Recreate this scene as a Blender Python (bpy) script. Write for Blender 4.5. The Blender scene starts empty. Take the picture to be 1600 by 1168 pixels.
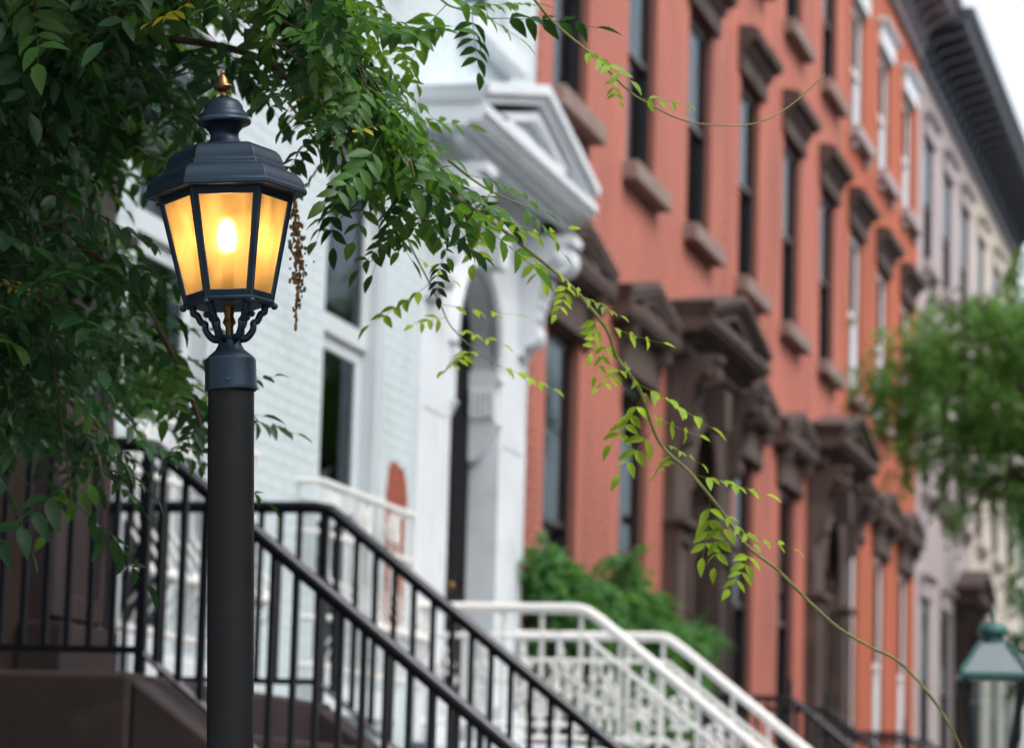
import bpy, bmesh, math, random
import numpy as np
from mathutils import Vector, Matrix
random.seed(7); rng = np.random.default_rng(7)
R = math.radians
S = bpy.context.scene
COL = S.collection

# ---------------------------------------------------------------- camera, sky, sun, exposure
F, CX, CY = 5000.0, 800.0, 534.0                 # focal length and principal point, photo pixels
PITCH, YAW, ROLL, CAMH, WALLD = R(8.77), R(14.0), R(1.6), 1.35, 5.0
FW = Vector((-math.sin(YAW)*math.cos(PITCH), math.cos(YAW)*math.cos(PITCH), math.sin(PITCH)))
RT = Vector((math.cos(YAW), math.sin(YAW), 0)); UP = RT.cross(FW)
CAM = Vector((WALLD, 0, CAMH))
cr, sr = math.cos(ROLL), math.sin(ROLL)
RI = RT*cr + UP*sr; UI = UP*cr - RT*sr
cd = bpy.data.cameras.new('camera'); co = bpy.data.objects.new('camera', cd); COL.objects.link(co)
co.matrix_world = Matrix(((RI.x, UI.x, -FW.x, CAM.x), (RI.y, UI.y, -FW.y, CAM.y), (RI.z, UI.z, -FW.z, CAM.z), (0, 0, 0, 1)))
cd.sensor_fit = 'HORIZONTAL'; cd.sensor_width = 36; cd.lens = 36*F/1600
cd.shift_y = -50/1600; cd.clip_start = .1; cd.clip_end = 3000
cd.dof.use_dof = True; cd.dof.focus_distance = 5.33; cd.dof.aperture_fstop = 6.2
S.camera = co
SUN_EL, SUN_AZ = R(55), R(108)                    # azimuth from +Y towards +X
w = bpy.data.worlds.new('World'); S.world = w; w.use_nodes = True
nt = w.node_tree; bg = nt.nodes['Background']
sky = nt.nodes.new('ShaderNodeTexSky'); sky.sky_type = 'NISHITA'; sky.sun_disc = False
sky.sun_elevation = SUN_EL; sky.sun_rotation = SUN_AZ; sky.air_density = 1.0; sky.dust_density = 4.0; sky.ozone_density = 1.0
hs = nt.nodes.new('ShaderNodeHueSaturation'); hs.inputs['Saturation'].default_value = .34
nt.links.new(sky.outputs[0], hs.inputs['Color']); nt.links.new(hs.outputs[0], bg.inputs[0]); bg.inputs[1].default_value = .15
sd = bpy.data.lights.new('sun', 'SUN'); sd.energy = .55; sd.angle = R(25); sd.color = (1, .965, .92)
so = bpy.data.objects.new('sun', sd); COL.objects.link(so)
sdir = Vector((math.sin(SUN_AZ)*math.cos(SUN_EL), math.cos(SUN_AZ)*math.cos(SUN_EL), math.sin(SUN_EL)))
so.rotation_euler = sdir.to_track_quat('Z', 'Y').to_euler(); so.location = (20, 10, 30)
S.view_settings.view_transform = 'Standard'; S.view_settings.look = 'None'; S.view_settings.gamma = 1
S.view_settings.use_curve_mapping = False; S.view_settings.exposure = 1.2
S.render.engine = 'CYCLES'
S.cycles.max_bounces = 6; S.cycles.transparent_max_bounces = 12; S.cycles.sample_clamp_indirect = 4
S.cycles.use_denoising = True; S.cycles.caustics_reflective = False; S.cycles.caustics_refractive = False

def ray(x, y):
    u, v = x-CX, y-CY
    return FW*F + RT*(u*cr+v*sr) - UP*(v*cr-u*sr)
def at_depth(x, y, d): return CAM + ray(x, y)*(d/F)
def on_x(x, y, X): r = ray(x, y); return CAM + r*((X-CAM.x)/r.x)

# ---------------------------------------------------------------- helpers
class MB:
    def __init__(s): s.v = []; s.f = []
    def add(s, vs, fs):
        o = len(s.v); s.v += [tuple(p) for p in vs]; s.f += [tuple(i+o for i in f) for f in fs]; return s
    def box(s, x0, x1, y0, y1, z0, z1):
        return s.add([(x0,y0,z0),(x1,y0,z0),(x1,y1,z0),(x0,y1,z0),(x0,y0,z1),(x1,y0,z1),(x1,y1,z1),(x0,y1,z1)],
                     [(0,3,2,1),(4,5,6,7),(0,1,5,4),(1,2,6,5),(2,3,7,6),(3,0,4,7)])
    def ext(s, poly, a, b, axis):
        n = len(poly)
        P = (lambda p, t: (p[0], t, p[1])) if axis == 'y' else ((lambda p, t: (t, p[0], p[1])) if axis == 'x' else (lambda p, t: (p[0], p[1], t)))
        return s.add([P(p, a) for p in poly]+[P(p, b) for p in poly],
                     [tuple(range(n)), tuple(range(2*n-1, n-1, -1))]+[(i, (i+1) % n, n+(i+1) % n, n+i) for i in range(n)])
    def lathe(s, prof, c=(0,0), n=24, rot=0., cap=True, ox=0.):
        vs = []; fs = []
        for r, z in prof:
            for k in range(n):
                a = rot+2*math.pi*k/n; vs.append((c[0]+r*math.cos(a), c[1]+r*math.sin(a), z))
        for i in range(len(prof)-1):
            for k in range(n):
                k2 = (k+1) % n; fs.append((i*n+k, i*n+k2, (i+1)*n+k2, (i+1)*n+k))
        if cap: fs += [tuple(range(n-1, -1, -1)), tuple((len(prof)-1)*n+k for k in range(n))]
        return s.add(vs, fs)
    def tube(s, pts, r, n=8, closed=False):
        pts = [Vector(p) for p in pts]; m = len(pts); vs = []; fs = []; pu = None
        for i, p in enumerate(pts):
            if closed: t = pts[(i+1) % m]-pts[i-1]
            else: t = pts[min(i+1, m-1)]-pts[max(i-1, 0)]
            t.normalize()
            if pu is None: pu = t.orthogonal().normalized()
            u = (pu-t*pu.dot(t)).normalized(); pu = u; v = t.cross(u)
            rr = r[i] if hasattr(r, '__len__') else r
            for k in range(n):
                a = 2*math.pi*k/n+math.pi/n; vs.append(p+(u*math.cos(a)+v*math.sin(a))*rr)
        for i in range(m if closed else m-1):
            for k in range(n):
                k2 = (k+1) % n; j = (i+1) % m; fs.append((i*n+k, i*n+k2, j*n+k2, j*n+k))
        if not closed: fs += [tuple(range(n-1, -1, -1)), tuple((m-1)*n+k for k in range(n))]
        return s.add(vs, fs)
    def sphere(s, c, r, n=12, sx=1, sy=1, sz=1):
        m = n//2; prof = [(max(r*math.sin(math.pi*i/m), 1e-5), -r*math.cos(math.pi*i/m)) for i in range(m+1)]
        o = len(s.v); s.lathe(prof, n=n, cap=False)
        s.v[o:] = [(c[0]+p[0]*sx, c[1]+p[1]*sy, c[2]+p[2]*sz) for p in s.v[o:]]; return s
    def mesh(s, name, m, smooth=None, recalc=True):
        me = bpy.data.meshes.new(name); me.from_pydata(s.v, [], s.f)
        if recalc:
            bm = bmesh.new(); bm.from_mesh(me); bmesh.ops.recalc_face_normals(bm, faces=bm.faces); bm.to_mesh(me); bm.free()
        me.materials.append(m)
        if smooth is not None:
            me.shade_smooth(); me.set_sharp_from_angle(angle=R(smooth))
        return me
    def build(s, name, m, parent=None, smooth=None, bevel=0, recalc=True):
        return link(name, s.mesh(name, m, smooth, recalc), parent, bevel)
def link(name, me, parent=None, bevel=0):
    o = bpy.data.objects.new(name, me); COL.objects.link(o)
    if parent: o.parent = parent
    if bevel:
        b = o.modifiers.new('bevel', 'BEVEL'); b.width = bevel; b.segments = 2; b.limit_method = 'ANGLE'; b.angle_limit = R(35); b.harden_normals = False
    return o
def tag(o, label, cat, group=None):
    o['label'] = label; o['category'] = cat
    if group: o['group'] = group
    return o
def thing(name, label, cat, loc=(0,0,0), group=None):
    o = bpy.data.objects.new(name, None); COL.objects.link(o); o.location = loc; o.empty_display_size = .2
    return tag(o, label, cat, group)
def struct(o): o['kind'] = 'structure'; return o
def smooth_path(pts, n=6):
    P = [Vector(p) for p in pts]; out = []
    for i in range(len(P)-1):
        a, b, c, d = P[max(i-1,0)], P[i], P[i+1], P[min(i+2,len(P)-1)]
        for k in range(n):
            t = k/n; out.append(.5*((2*b)+(c-a)*t+(2*a-5*b+4*c-d)*t*t+(3*b-a-3*c+d)*t**3))
    out.append(P[-1]); return out

# ---------------------------------------------------------------- materials
def nodes(m): m.use_nodes = True; return m.node_tree, m.node_tree.nodes, m.node_tree.links
def mat(name, col, rough=.6, var=.12, scale=3., spec=.4, bump=0., bscale=60., metal=0., dirt=None, dirt_amt=.5, stretch=(1,1,1)):
    m = bpy.data.materials.new(name); t, N, L = nodes(m); b = N['Principled BSDF']
    b.inputs['Roughness'].default_value = rough; b.inputs['Metallic'].default_value = metal; b.inputs['Specular IOR Level'].default_value = spec
    g = N.new('ShaderNodeNewGeometry'); mp = N.new('ShaderNodeMapping'); mp.inputs['Scale'].default_value = stretch
    L.new(g.outputs['Position'], mp.inputs[0])
    n1 = N.new('ShaderNodeTexNoise'); n1.inputs['Scale'].default_value = scale; n1.inputs['Detail'].default_value = 6
    L.new(mp.outputs[0], n1.inputs['Vector'])
    mr = N.new('ShaderNodeMapRange'); mr.inputs[1].default_value = .25; mr.inputs[2].default_value = .75; mr.inputs[3].default_value = 1-var; mr.inputs[4].default_value = 1+var
    L.new(n1.outputs[0], mr.inputs[0])
    mx = N.new('ShaderNodeMix'); mx.data_type = 'RGBA'; mx.blend_type = 'MULTIPLY'; mx.inputs[0].default_value = 1
    mx.inputs[6].default_value = (*col, 1); L.new(mr.outputs[0], mx.inputs[7]); out = mx.outputs[2]
    if dirt:
        n2 = N.new('ShaderNodeTexNoise'); n2.inputs['Scale'].default_value = scale*1.7; n2.inputs['Detail'].default_value = 8
        L.new(mp.outputs[0], n2.inputs['Vector'])
        r2 = N.new('ShaderNodeMapRange'); r2.inputs[1].default_value = .52; r2.inputs[2].default_value = .75; r2.inputs[4].default_value = dirt_amt
        L.new(n2.outputs[0], r2.inputs[0]); m2 = N.new('ShaderNodeMix'); m2.data_type = 'RGBA'
        L.new(r2.outputs[0], m2.inputs[0]); L.new(out, m2.inputs[6]); m2.inputs[7].default_value = (*dirt, 1); out = m2.outputs[2]
    L.new(out, b.inputs['Base Color'])
    if bump:
        n3 = N.new('ShaderNodeTexNoise'); n3.inputs['Scale'].default_value = bscale; n3.inputs['Detail'].default_value = 4
        L.new(g.outputs['Position'], n3.inputs['Vector']); bp = N.new('ShaderNodeBump'); bp.inputs['Strength'].default_value = bump; bp.inputs['Distance'].default_value = .004
        L.new(n3.outputs[0], bp.inputs['Height']); L.new(bp.outputs[0], b.inputs['Normal'])
    m['col'] = out.node.name
    return m
def leaf_mat(name, top, trans, rough=.42, tw=.35, var=.35):
    m = bpy.data.materials.new(name); t, N, L = nodes(m); b = N['Principled BSDF']
    b.inputs['Roughness'].default_value = rough; b.inputs['Specular IOR Level'].default_value = .5
    g = N.new('ShaderNodeNewGeometry'); n1 = N.new('ShaderNodeTexNoise'); n1.inputs['Scale'].default_value = 9; n1.inputs['Detail'].default_value = 3
    L.new(g.outputs['Position'], n1.inputs['Vector'])
    mr = N.new('ShaderNodeMapRange'); mr.inputs[1].default_value = .3; mr.inputs[2].default_value = .7; mr.inputs[3].default_value = 1-var; mr.inputs[4].default_value = 1+var
    L.new(n1.outputs[0], mr.inputs[0])
    b.inputs['Specular IOR Level'].default_value = .22
    def mul(c):
        mx = N.new('ShaderNodeMix'); mx.data_type = 'RGBA'; mx.blend_type = 'MULTIPLY'; mx.inputs[0].default_value = 1
        mx.inputs[6].default_value = (*c, 1); L.new(mr.outputs[0], mx.inputs[7]); return mx.outputs[2]
    L.new(mul(top), b.inputs['Base Color'])
    tr = N.new('ShaderNodeBsdfTranslucent'); L.new(mul(trans), tr.inputs[0])
    ms = N.new('ShaderNodeMixShader'); ms.inputs[0].default_value = tw
    L.new(b.outputs[0], ms.inputs[1]); L.new(tr.outputs[0], ms.inputs[2]); L.new(ms.outputs[0], N['Material Output'].inputs[0])
    return m
def glass_mat(name, tint=(.75,.8,.8)):
    m = bpy.data.materials.new(name); t, N, L = nodes(m); N.remove(N['Principled BSDF'])
    fr = N.new('ShaderNodeFresnel'); fr.inputs[0].default_value = 1.5
    tr = N.new('ShaderNodeBsdfTransparent'); tr.inputs[0].default_value = (*tint, 1)
    gl = N.new('ShaderNodeBsdfGlossy'); gl.inputs['Roughness'].default_value = .03; gl.inputs[0].default_value = (.48,.58,.63,1)
    ms = N.new('ShaderNodeMixShader'); L.new(fr.outputs[0], ms.inputs[0]); L.new(tr.outputs[0], ms.inputs[1]); L.new(gl.outputs[0], ms.inputs[2])
    L.new(ms.outputs[0], N['Material Output'].inputs[0]); return m

M = {}
M['white_brick'] = mat('white_painted_brick', (.52,.60,.618), .55, .06, 1.6, .35, .25, 90, dirt=(.34,.40,.42), dirt_amt=.4, stretch=(1,1,.35))
M['white_stone'] = mat('white_painted_stone', (.62,.66,.69), .5, .06, 2.5, .4, .15, 70, dirt=(.36,.385,.40), dirt_amt=.35)
M['white_wood'] = mat('white_painted_wood', (.54,.59,.61), .4, .05, 4, .45)
M['white_iron'] = mat('white_painted_iron', (.70,.70,.675), .42, .05, 6, .45, dirt=(.40,.2,.09), dirt_amt=.16)
M['salmon'] = mat('salmon_painted_brick', (.425,.15,.11), .75, .17, .9, .25, .3, 60, dirt=(.23,.095,.075), dirt_amt=.7, stretch=(1,1,.3))
M['salmon_b'] = mat('salmon_painted_brick_worn', (.42,.14,.10), .75, .2, .9, .25, .3, 60, dirt=(.22,.10,.08), dirt_amt=.75, stretch=(1,1,.3))
M['orange'] = mat('orange_painted_brick', (.42,.116,.060), .75, .16, .9, .25, .3, 60, dirt=(.26,.09,.055), dirt_amt=.65, stretch=(1,1,.3))
M['mortar_w'] = mat('white_painted_mortar', (.50,.58,.598), .55, .06, 1.6)
M['mortar_s'] = mat('salmon_mortar', (.27,.105,.08), .8, .08, 3)
M['mortar_o'] = mat('orange_mortar', (.29,.105,.065), .8, .08, 3)
M['brownstone'] = mat('brownstone', (.078,.055,.048), .8, .3, 2.6, .25, .4, 40, dirt=(.13,.10,.088), dirt_amt=.55)
M['brown_dark'] = mat('dark_brownstone', (.062,.042,.037), .8, .25, 2.2, .25, .4, 40)
M['brown_sill'] = mat('pinkish_brownstone', (.23,.165,.145), .8, .18, 4, .25, .3, 50)
M['lav_stucco'] = mat('lavender_stucco', (.36,.31,.315), .85, .08, .7, .2, .2, 30, dirt=(.28,.245,.25), dirt_amt=.4)
M['cream_stucco'] = mat('cream_stucco', (.46,.415,.36), .85, .08, .7, .2, .2, 30, dirt=(.38,.34,.3), dirt_amt=.4)
M['pale_stucco'] = mat('pale_stucco', (.66,.64,.62), .85, .06, .7, .2)
M['brown_wall'] = mat('brownstone_wall', (.06,.042,.038), .85, .18, 1.2, .2, .4, 30)
M['stoop_stone'] = mat('shaded_brown_stoop_stone', (.030,.021,.021), .75, .3, 3.5, .25, .4, 45, dirt=(.05,.037,.035), dirt_amt=.6)  # canopy shade is put into the stone's dark base colour
M['black_paint'] = mat('black_window_paint', (.012,.014,.017), .35, .1, 5, .5)
M['black_iron'] = mat('black_iron_paint', (.004,.006,.011), .26, .2, 12, .5, .05, 120)
M['dark_door'] = mat('dark_door_paint', (.006,.006,.007), .7, .1, 3, .1)
M['slate'] = mat('slate_blue_cornice_paint', (.045,.058,.082), .5, .2, 2, .4)
M['mauve'] = mat('mauve_cornice_paint', (.16,.14,.16), .6, .3, 4, .35, dirt=(.4,.37,.4), dirt_amt=.5)
M['roof'] = mat('roof_felt', (.05,.05,.05), .9)
M['interior'] = mat('dim_interior', (.05,.05,.05), .9)
M['white_sash'] = mat('bright_white_sash_paint', (.78,.81,.84), .4, .04, 4, .45)
M['blind'] = mat('white_blind', (.8,.82,.85), .7, .04, 3)
M['curtain'] = mat('grey_net_curtain', (.7,.73,.75), .8, .25, 9, stretch=(1,1,.1))
M['glass'] = glass_mat('window_glass')
M['pavement'] = mat('bluestone_paving', (.22,.22,.22), .85, .15, 1.5)
M['kerb'] = mat('granite_kerb', (.3,.3,.29), .8, .1, 4)
M['asphalt'] = mat('asphalt', (.05,.05,.052), .9, .2, 5)
M['soil'] = mat('ground_soil', (.12,.1,.08), .95)
M['steel_post'] = mat('charcoal_post_paint', (.005,.006,.007), .58, .25, 14, .2, .12, 200, dirt=(.012,.012,.013), dirt_amt=.4)
M['bark'] = mat('bark', (.055,.04,.03), .9, .3, 25, .2, .6, 80)
M['stem'] = mat('green_stem', (.17,.18,.06), .7, .25, 25)
M['dry'] = mat('dried_flower_brown', (.24,.13,.05), .9, .35, 60)
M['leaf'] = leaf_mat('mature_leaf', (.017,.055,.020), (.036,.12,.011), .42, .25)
M['leaf_lit'] = leaf_mat('lit_green_leaf', (.045,.115,.026), (.13,.29,.024), .40, .38)  # lighter copy of the mature leaf, light on open sprays put into its colour
M['leaf_young'] = leaf_mat('young_leaf', (.20,.32,.03), (.42,.60,.045), .42, .45, .35)
M['leaf_yellow'] = leaf_mat('yellowed_leaf', (.40,.33,.03), (.6,.5,.05), .5, .4, .3)
M['leaf_tree'] = leaf_mat('street_tree_leaf', (.085,.195,.045), (.2,.4,.055), .5, .4)
M['leaf_shrub'] = leaf_mat('shrub_leaf', (.06,.165,.05), (.14,.34,.05), .45, .36)
M['brass'] = mat('aged_brass', (.20,.125,.05), .4, .4, 60, .5, metal=1., dirt=(.03,.022,.015), dirt_amt=.9)
M['verdigris'] = mat('verdigris_paint', (.03,.115,.10), .5, .2, 10)
M['lamp_grey'] = mat('pale_lantern_panel', (.15,.19,.21), .4, .1, 8)

# peeled paint: bare red brick shows in an arch-shaped patch of the white wall
def add_peel(m):
    t, N, L = nodes(m); b = N['Principled BSDF']; src = b.inputs['Base Color'].links[0].from_socket
    g = N.new('ShaderNodeNewGeometry'); sp = N.new('ShaderNodeSeparateXYZ'); L.new(g.outputs['Position'], sp.inputs[0])
    nz = N.new('ShaderNodeTexNoise'); nz.inputs['Scale'].default_value = 9; nz.inputs['Detail'].default_value = 5; L.new(g.outputs['Position'], nz.inputs['Vector'])
    def op(o, a, c):
        n = N.new('ShaderNodeMath'); n.operation = o
        for i, q in enumerate((a, c)):
            if isinstance(q, (int, float)): n.inputs[i].default_value = q
            else: L.new(q, n.inputs[i])
        return n.outputs[0]
    dy = op('DIVIDE', op('SUBTRACT', sp.outputs[1], 17.43), .25)
    dz = op('DIVIDE', op('SUBTRACT', sp.outputs[2], 2.92), .53)
    d = op('ADD', op('POWER', op('ABSOLUTE', dy, 0), 2.5), op('POWER', op('ABSOLUTE', dz, 0), 4))
    d = op('ADD', d, op('MULTIPLY', op('SUBTRACT', nz.outputs[0], .5), 1.1))
    k = op('LESS_THAN', d, .9)
    mx = N.new('ShaderNodeMix'); mx.data_type = 'RGBA'; L.new(k, mx.inputs[0]); L.new(src, mx.inputs[6]); mx.inputs[7].default_value = (.28,.072,.04,1)
    L.new(mx.outputs[2], b.inputs['Base Color'])
add_peel(M['white_brick']); add_peel(M['mortar_w'])

def lantern_iron():
    m = mat('blue_black_lantern_paint', (.006,.013,.023), .40, .3, 18, .34, .08, 160); t, N, L = nodes(m); b = N['Principled BSDF']; b.inputs['Specular Tint'].default_value = (.6,.8,1,1)
    src = b.inputs['Base Color'].links[0].from_socket
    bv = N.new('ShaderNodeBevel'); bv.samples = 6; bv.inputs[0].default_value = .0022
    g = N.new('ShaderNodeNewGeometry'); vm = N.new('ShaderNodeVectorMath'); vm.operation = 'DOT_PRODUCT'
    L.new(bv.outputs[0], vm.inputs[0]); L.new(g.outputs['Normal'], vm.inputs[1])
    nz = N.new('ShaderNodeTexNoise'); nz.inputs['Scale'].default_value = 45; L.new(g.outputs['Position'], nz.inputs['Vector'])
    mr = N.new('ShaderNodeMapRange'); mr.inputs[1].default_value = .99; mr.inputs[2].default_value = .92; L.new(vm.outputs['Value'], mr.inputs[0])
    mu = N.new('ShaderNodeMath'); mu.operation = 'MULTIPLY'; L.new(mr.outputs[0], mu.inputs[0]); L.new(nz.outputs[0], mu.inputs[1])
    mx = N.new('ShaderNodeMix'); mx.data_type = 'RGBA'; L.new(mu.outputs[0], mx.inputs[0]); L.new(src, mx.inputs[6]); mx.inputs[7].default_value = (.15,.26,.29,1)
    L.new(mx.outputs[2], b.inputs['Base Color']); return m
M['lantern'] = lantern_iron()
def emis(name, c, s):
    m = bpy.data.materials.new(name); t, N, L = nodes(m); N.remove(N['Principled BSDF'])
    e = N.new('ShaderNodeEmission'); e.inputs[0].default_value = (*c, 1); e.inputs[1].default_value = s
    L.new(e.outputs[0], N['Material Output'].inputs[0]); return m
M['bulb'] = emis('lit_bulb', (1, .66, .27), 165)
def amber():
    m = bpy.data.materials.new('amber_seeded_glass'); t, N, L = nodes(m); N.remove(N['Principled BSDF'])
    g = N.new('ShaderNodeNewGeometry')
    n1 = N.new('ShaderNodeTexNoise'); n1.inputs['Scale'].default_value = 22; n1.inputs['Detail'].default_value = 7
    mp = N.new('ShaderNodeMapping'); mp.inputs['Scale'].default_value = (1,1,.45); L.new(g.outputs['Position'], mp.inputs[0]); L.new(mp.outputs[0], n1.inputs['Vector'])
    n2 = N.new('ShaderNodeTexNoise'); n2.inputs['Scale'].default_value = 420; n2.inputs['Detail'].default_value = 2; L.new(g.outputs['Position'], n2.inputs['Vector'])
    ramp = N.new('ShaderNodeMapRange'); ramp.inputs[1].default_value = .3; ramp.inputs[2].default_value = .7; ramp.inputs[3].default_value = .22; ramp.inputs[4].default_value = .70; L.new(n1.outputs[0], ramp.inputs[0])
    r2 = N.new('ShaderNodeMapRange'); r2.inputs[1].default_value = .62; r2.inputs[2].default_value = .75; r2.inputs[3].default_value = 1.; r2.inputs[4].default_value = .55; L.new(n2.outputs[0], r2.inputs[0])
    tr = N.new('ShaderNodeBsdfTransparent'); tr.inputs[0].default_value = (.95,.72,.40,1)
    tl = N.new('ShaderNodeBsdfTranslucent')
    mx = N.new('ShaderNodeMix'); mx.data_type = 'RGBA'; mx.blend_type = 'MULTIPLY'; mx.inputs[0].default_value = 1; mx.inputs[6].default_value = (.85,.57,.27,1); L.new(r2.outputs[0], mx.inputs[7]); L.new(mx.outputs[2], tl.inputs[0])
    rf = N.new('ShaderNodeBsdfRefraction'); rf.inputs[0].default_value = (.95,.75,.45,1); rf.inputs['Roughness'].default_value = .6; rf.inputs['IOR'].default_value = 1.3
    a = N.new('ShaderNodeMixShader'); L.new(ramp.outputs[0], a.inputs[0]); L.new(tr.outputs[0], a.inputs[1]); L.new(tl.outputs[0], a.inputs[2])
    c = N.new('ShaderNodeMixShader'); c.inputs[0].default_value = .40; L.new(a.outputs[0], c.inputs[1]); L.new(rf.outputs[0], c.inputs[2])
    gl = N.new('ShaderNodeBsdfGlossy'); gl.inputs['Roughness'].default_value = .12
    fr = N.new('ShaderNodeFresnel'); fr.inputs[0].default_value = 1.3
    d = N.new('ShaderNodeMixShader'); L.new(fr.outputs[0], d.inputs[0]); L.new(c.outputs[0], d.inputs[1]); L.new(gl.outputs[0], d.inputs[2])
    L.new(d.outputs[0], N['Material Output'].inputs[0]); return m
M['amber'] = amber()

# ---------------------------------------------------------------- setting
struct(MB().box(-400, 600, -300, 900, -.5, -.16).build('ground', M['soil']))
struct(MB().box(-.3, 4.6, -60, 200, -.3, 0).build('sidewalk', M['pavement']))
struct(MB().box(4.604, 4.75, -60, 200, -.3, .004).build('kerb', M['kerb']))
struct(MB().box(4.755, 14.0, -60, 200, -.3, -.13).build('road', M['asphalt']))

# ---------------------------------------------------------------- houses
def wall_cells(y0, y1, z0, z1, ops):
    ys = sorted({y0, y1, *[o[0] for o in ops], *[o[1] for o in ops]}); zs = sorted({z0, z1, *[o[2] for o in ops], *[o[3] for o in ops]})
    out = []
    for i in range(len(ys)-1):
        for j in range(len(zs)-1):
            yc, zc = (ys[i]+ys[i+1])/2, (zs[j]+zs[j+1])/2
            if not any(o[0] < yc < o[1] and o[2] < zc < o[3] for o in ops): out.append((ys[i], ys[i+1], zs[j], zs[j+1]))
    return out
BRICK = {}
def brick_mesh(m):
    if m.name not in BRICK:
        b = MB(); h, l, d, e = .0326, .1052, (.0024 if 'white' in m.name else .0048), (.0012 if 'white' in m.name else .002)
        b.add([(-.01,-l,-h),(-.01,l,-h),(-.01,l,h),(-.01,-l,h),(d,-l+e,-h+e),(d,l-e,-h+e),(d,l-e,h-e),(d,-l+e,h-e)], [(4,5,6,7),(0,1,5,4),(1,2,6,5),(2,3,7,6),(3,0,4,7)])
        BRICK[m.name] = b.mesh('brick', m, recalc=False)
    return BRICK[m.name]
def bricks(wall, y0, y1, z0, z1, ops, m, ind=None, x0=0.):
    me = brick_mesh(m); base = np.array([v.co[:] for v in me.vertices]); faces = [tuple(p.vertices) for p in me.polygons]
    ch, cl = .0677, .2135; pos = []
    for k in range(int((z1-z0)/ch)):
        zc = z0+ch*(k+.5); y = y0+(0 if k % 2 else cl/2)
        while y < y1-.05:
            a, b = y, min(y+cl, y1); y += cl
            if any(o[0]-.02 < b and o[1]+.02 > a and o[2]-.01 < zc+.03 and o[3]+.01 > zc-.03 for o in ops):
                # cut bricks at the openings
                for o in ops:
                    if o[2]-.01 < zc+.03 and o[3]+.01 > zc-.03:
                        if a < o[0] < b: b = o[0]
                        if a < o[1] < b: a = o[1]
                        if a >= o[0]-.001 and b <= o[1]+.001: a = b
                if b-a < .04: continue
            if b-a < .04: continue
            pos.append(((a+b)/2, zc, (b-a)/cl, rng.uniform(-.0006, .0006)))
    pos = np.array(pos); single = np.zeros(len(pos), bool)
    if ind:
        ya, yb, za, zb = ind
        idx = np.where((pos[:,0] > ya) & (pos[:,0] < yb) & (pos[:,1] > za) & (pos[:,1] < zb))[0]
        idx = idx[np.argsort(pos[idx,0])][:300]; single[idx] = True
        for i in idx:
            o = link('brick', me, wall); o.location = (x0+pos[i,3], pos[i,0], pos[i,1]); o.scale = (1, pos[i,2], 1)
    P = pos[~single]; n = len(P)
    V = np.repeat(base[None], n, 0); V[:,:,1] *= P[:,2][:,None]; V[:,:,1] += P[:,0][:,None]; V[:,:,2] += P[:,1][:,None]; V[:,:,0] += x0+P[:,3][:,None]
    o = big_mesh('brickwork', V.reshape(-1,3), np.array(faces), n, len(base), m, wall); o['kind'] = 'stuff'
def big_mesh(name, V, faces, n, nv, m, parent, mats=None):
    k = faces.shape[1]; Fc = (faces[None]+(np.arange(n)*nv)[:,None,None]).reshape(-1, k)
    me = bpy.data.meshes.new(name); me.vertices.add(len(V)); me.vertices.foreach_set('co', V.astype(np.float32).ravel())
    me.loops.add(Fc.size); me.loops.foreach_set('vertex_index', Fc.astype(np.int32).ravel())
    me.polygons.add(len(Fc)); me.polygons.foreach_set('loop_start', np.arange(0, Fc.size, k, dtype=np.int32)); me.update(calc_edges=True)
    me.materials.append(m); me.shade_flat(); return link(name, me, parent)

def cornice(house, y0, y1, z, m, proj=.6, x=0.):
    b = MB(); b.box(x, x+.07, y0, y1, z, z+.10); b.box(x, x+.035, y0, y1, z+.10, z+.55)
    b.ext([(x, z+.5), (x+.1, z+.5), (x+.16, z+.56), (x+proj-.12, z+.58), (x+proj-.1, z+.66), (x+proj-.03, z+.72), (x+proj, z+.80), (x, z+.84)], y0, y1, 'y')
    c = b.build('cornice', m, house)
    n = max(4, int((y1-y0)/.6)); g = MB()
    br = MB().ext([(.03,.0),(.09,.0),(.14,.08),(.13,.2),(.2,.3),(proj-.2,.40),(proj-.14,.47),(.03,.47)], -.085, .085, 'y').mesh('bracket', m)
    for i in range(n):
        o = link('bracket', br, c); o.location = (x, y0+(i+.5)*(y1-y0)/n, z+.1)
    return c
def hood_mesh(half, z0, rise, p, hb, m, x=0.):
    """pediment hood: base cornice, two raking cornices, sunk tympanum; z0 = bottom of the base cornice"""
    b = MB(); t = .095 if half < 1 else .13; zc = z0+t
    b.ext([(x, z0), (x+p*.72, z0), (x+p*.74, z0+t*.22), (x+p*.93, z0+t*.25), (x+p*.94, z0+t*.5), (x+p, z0+t*.55), (x+p, z0+t), (x, z0+t)], -half, half, 'y')
    th = math.atan2(rise, half); c, s = math.cos(th), math.sin(th)
    for sg in (-1, 1):
        def q(a, d): return (sg*(half-a), zc+.002+a*math.tan(th)+d)
        L = half
        for d0, d1, px, a0 in ((.0, t*.42, p*.94, 0), (t*.42, t*.95, p*1.03, 0)):
            b.ext([q(a0, d0-.0), q(L, d0), q(L, d1), q(a0-.03, d1)], x, x+px, 'x')
    b.ext([(-half+.1, zc-.01), (half-.1, zc-.01), (0, zc+rise-.05)], x, x+p*.70, 'x')
    k = .60; zb = zc+rise*.17                                   # raised inner triangle of the tympanum
    for A, B in (((-half*k, zb), (0, zb+rise*k)), ((0, zb+rise*k), (half*k, zb)), ((half*k, zb), (-half*k, zb))):
        v = Vector((B[0]-A[0], B[1]-A[1])).normalized(); nn = Vector((-v.y, v.x))*(.028 if half > 1.2 else .018)
        b.ext([(A[0]-nn.x, A[1]-nn.y), (B[0]-nn.x, B[1]-nn.y), (B[0]+nn.x, B[1]+nn.y), (A[0]+nn.x, A[1]+nn.y)], x+p*.69, x+p*.86, 'x')
    return b
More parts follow.
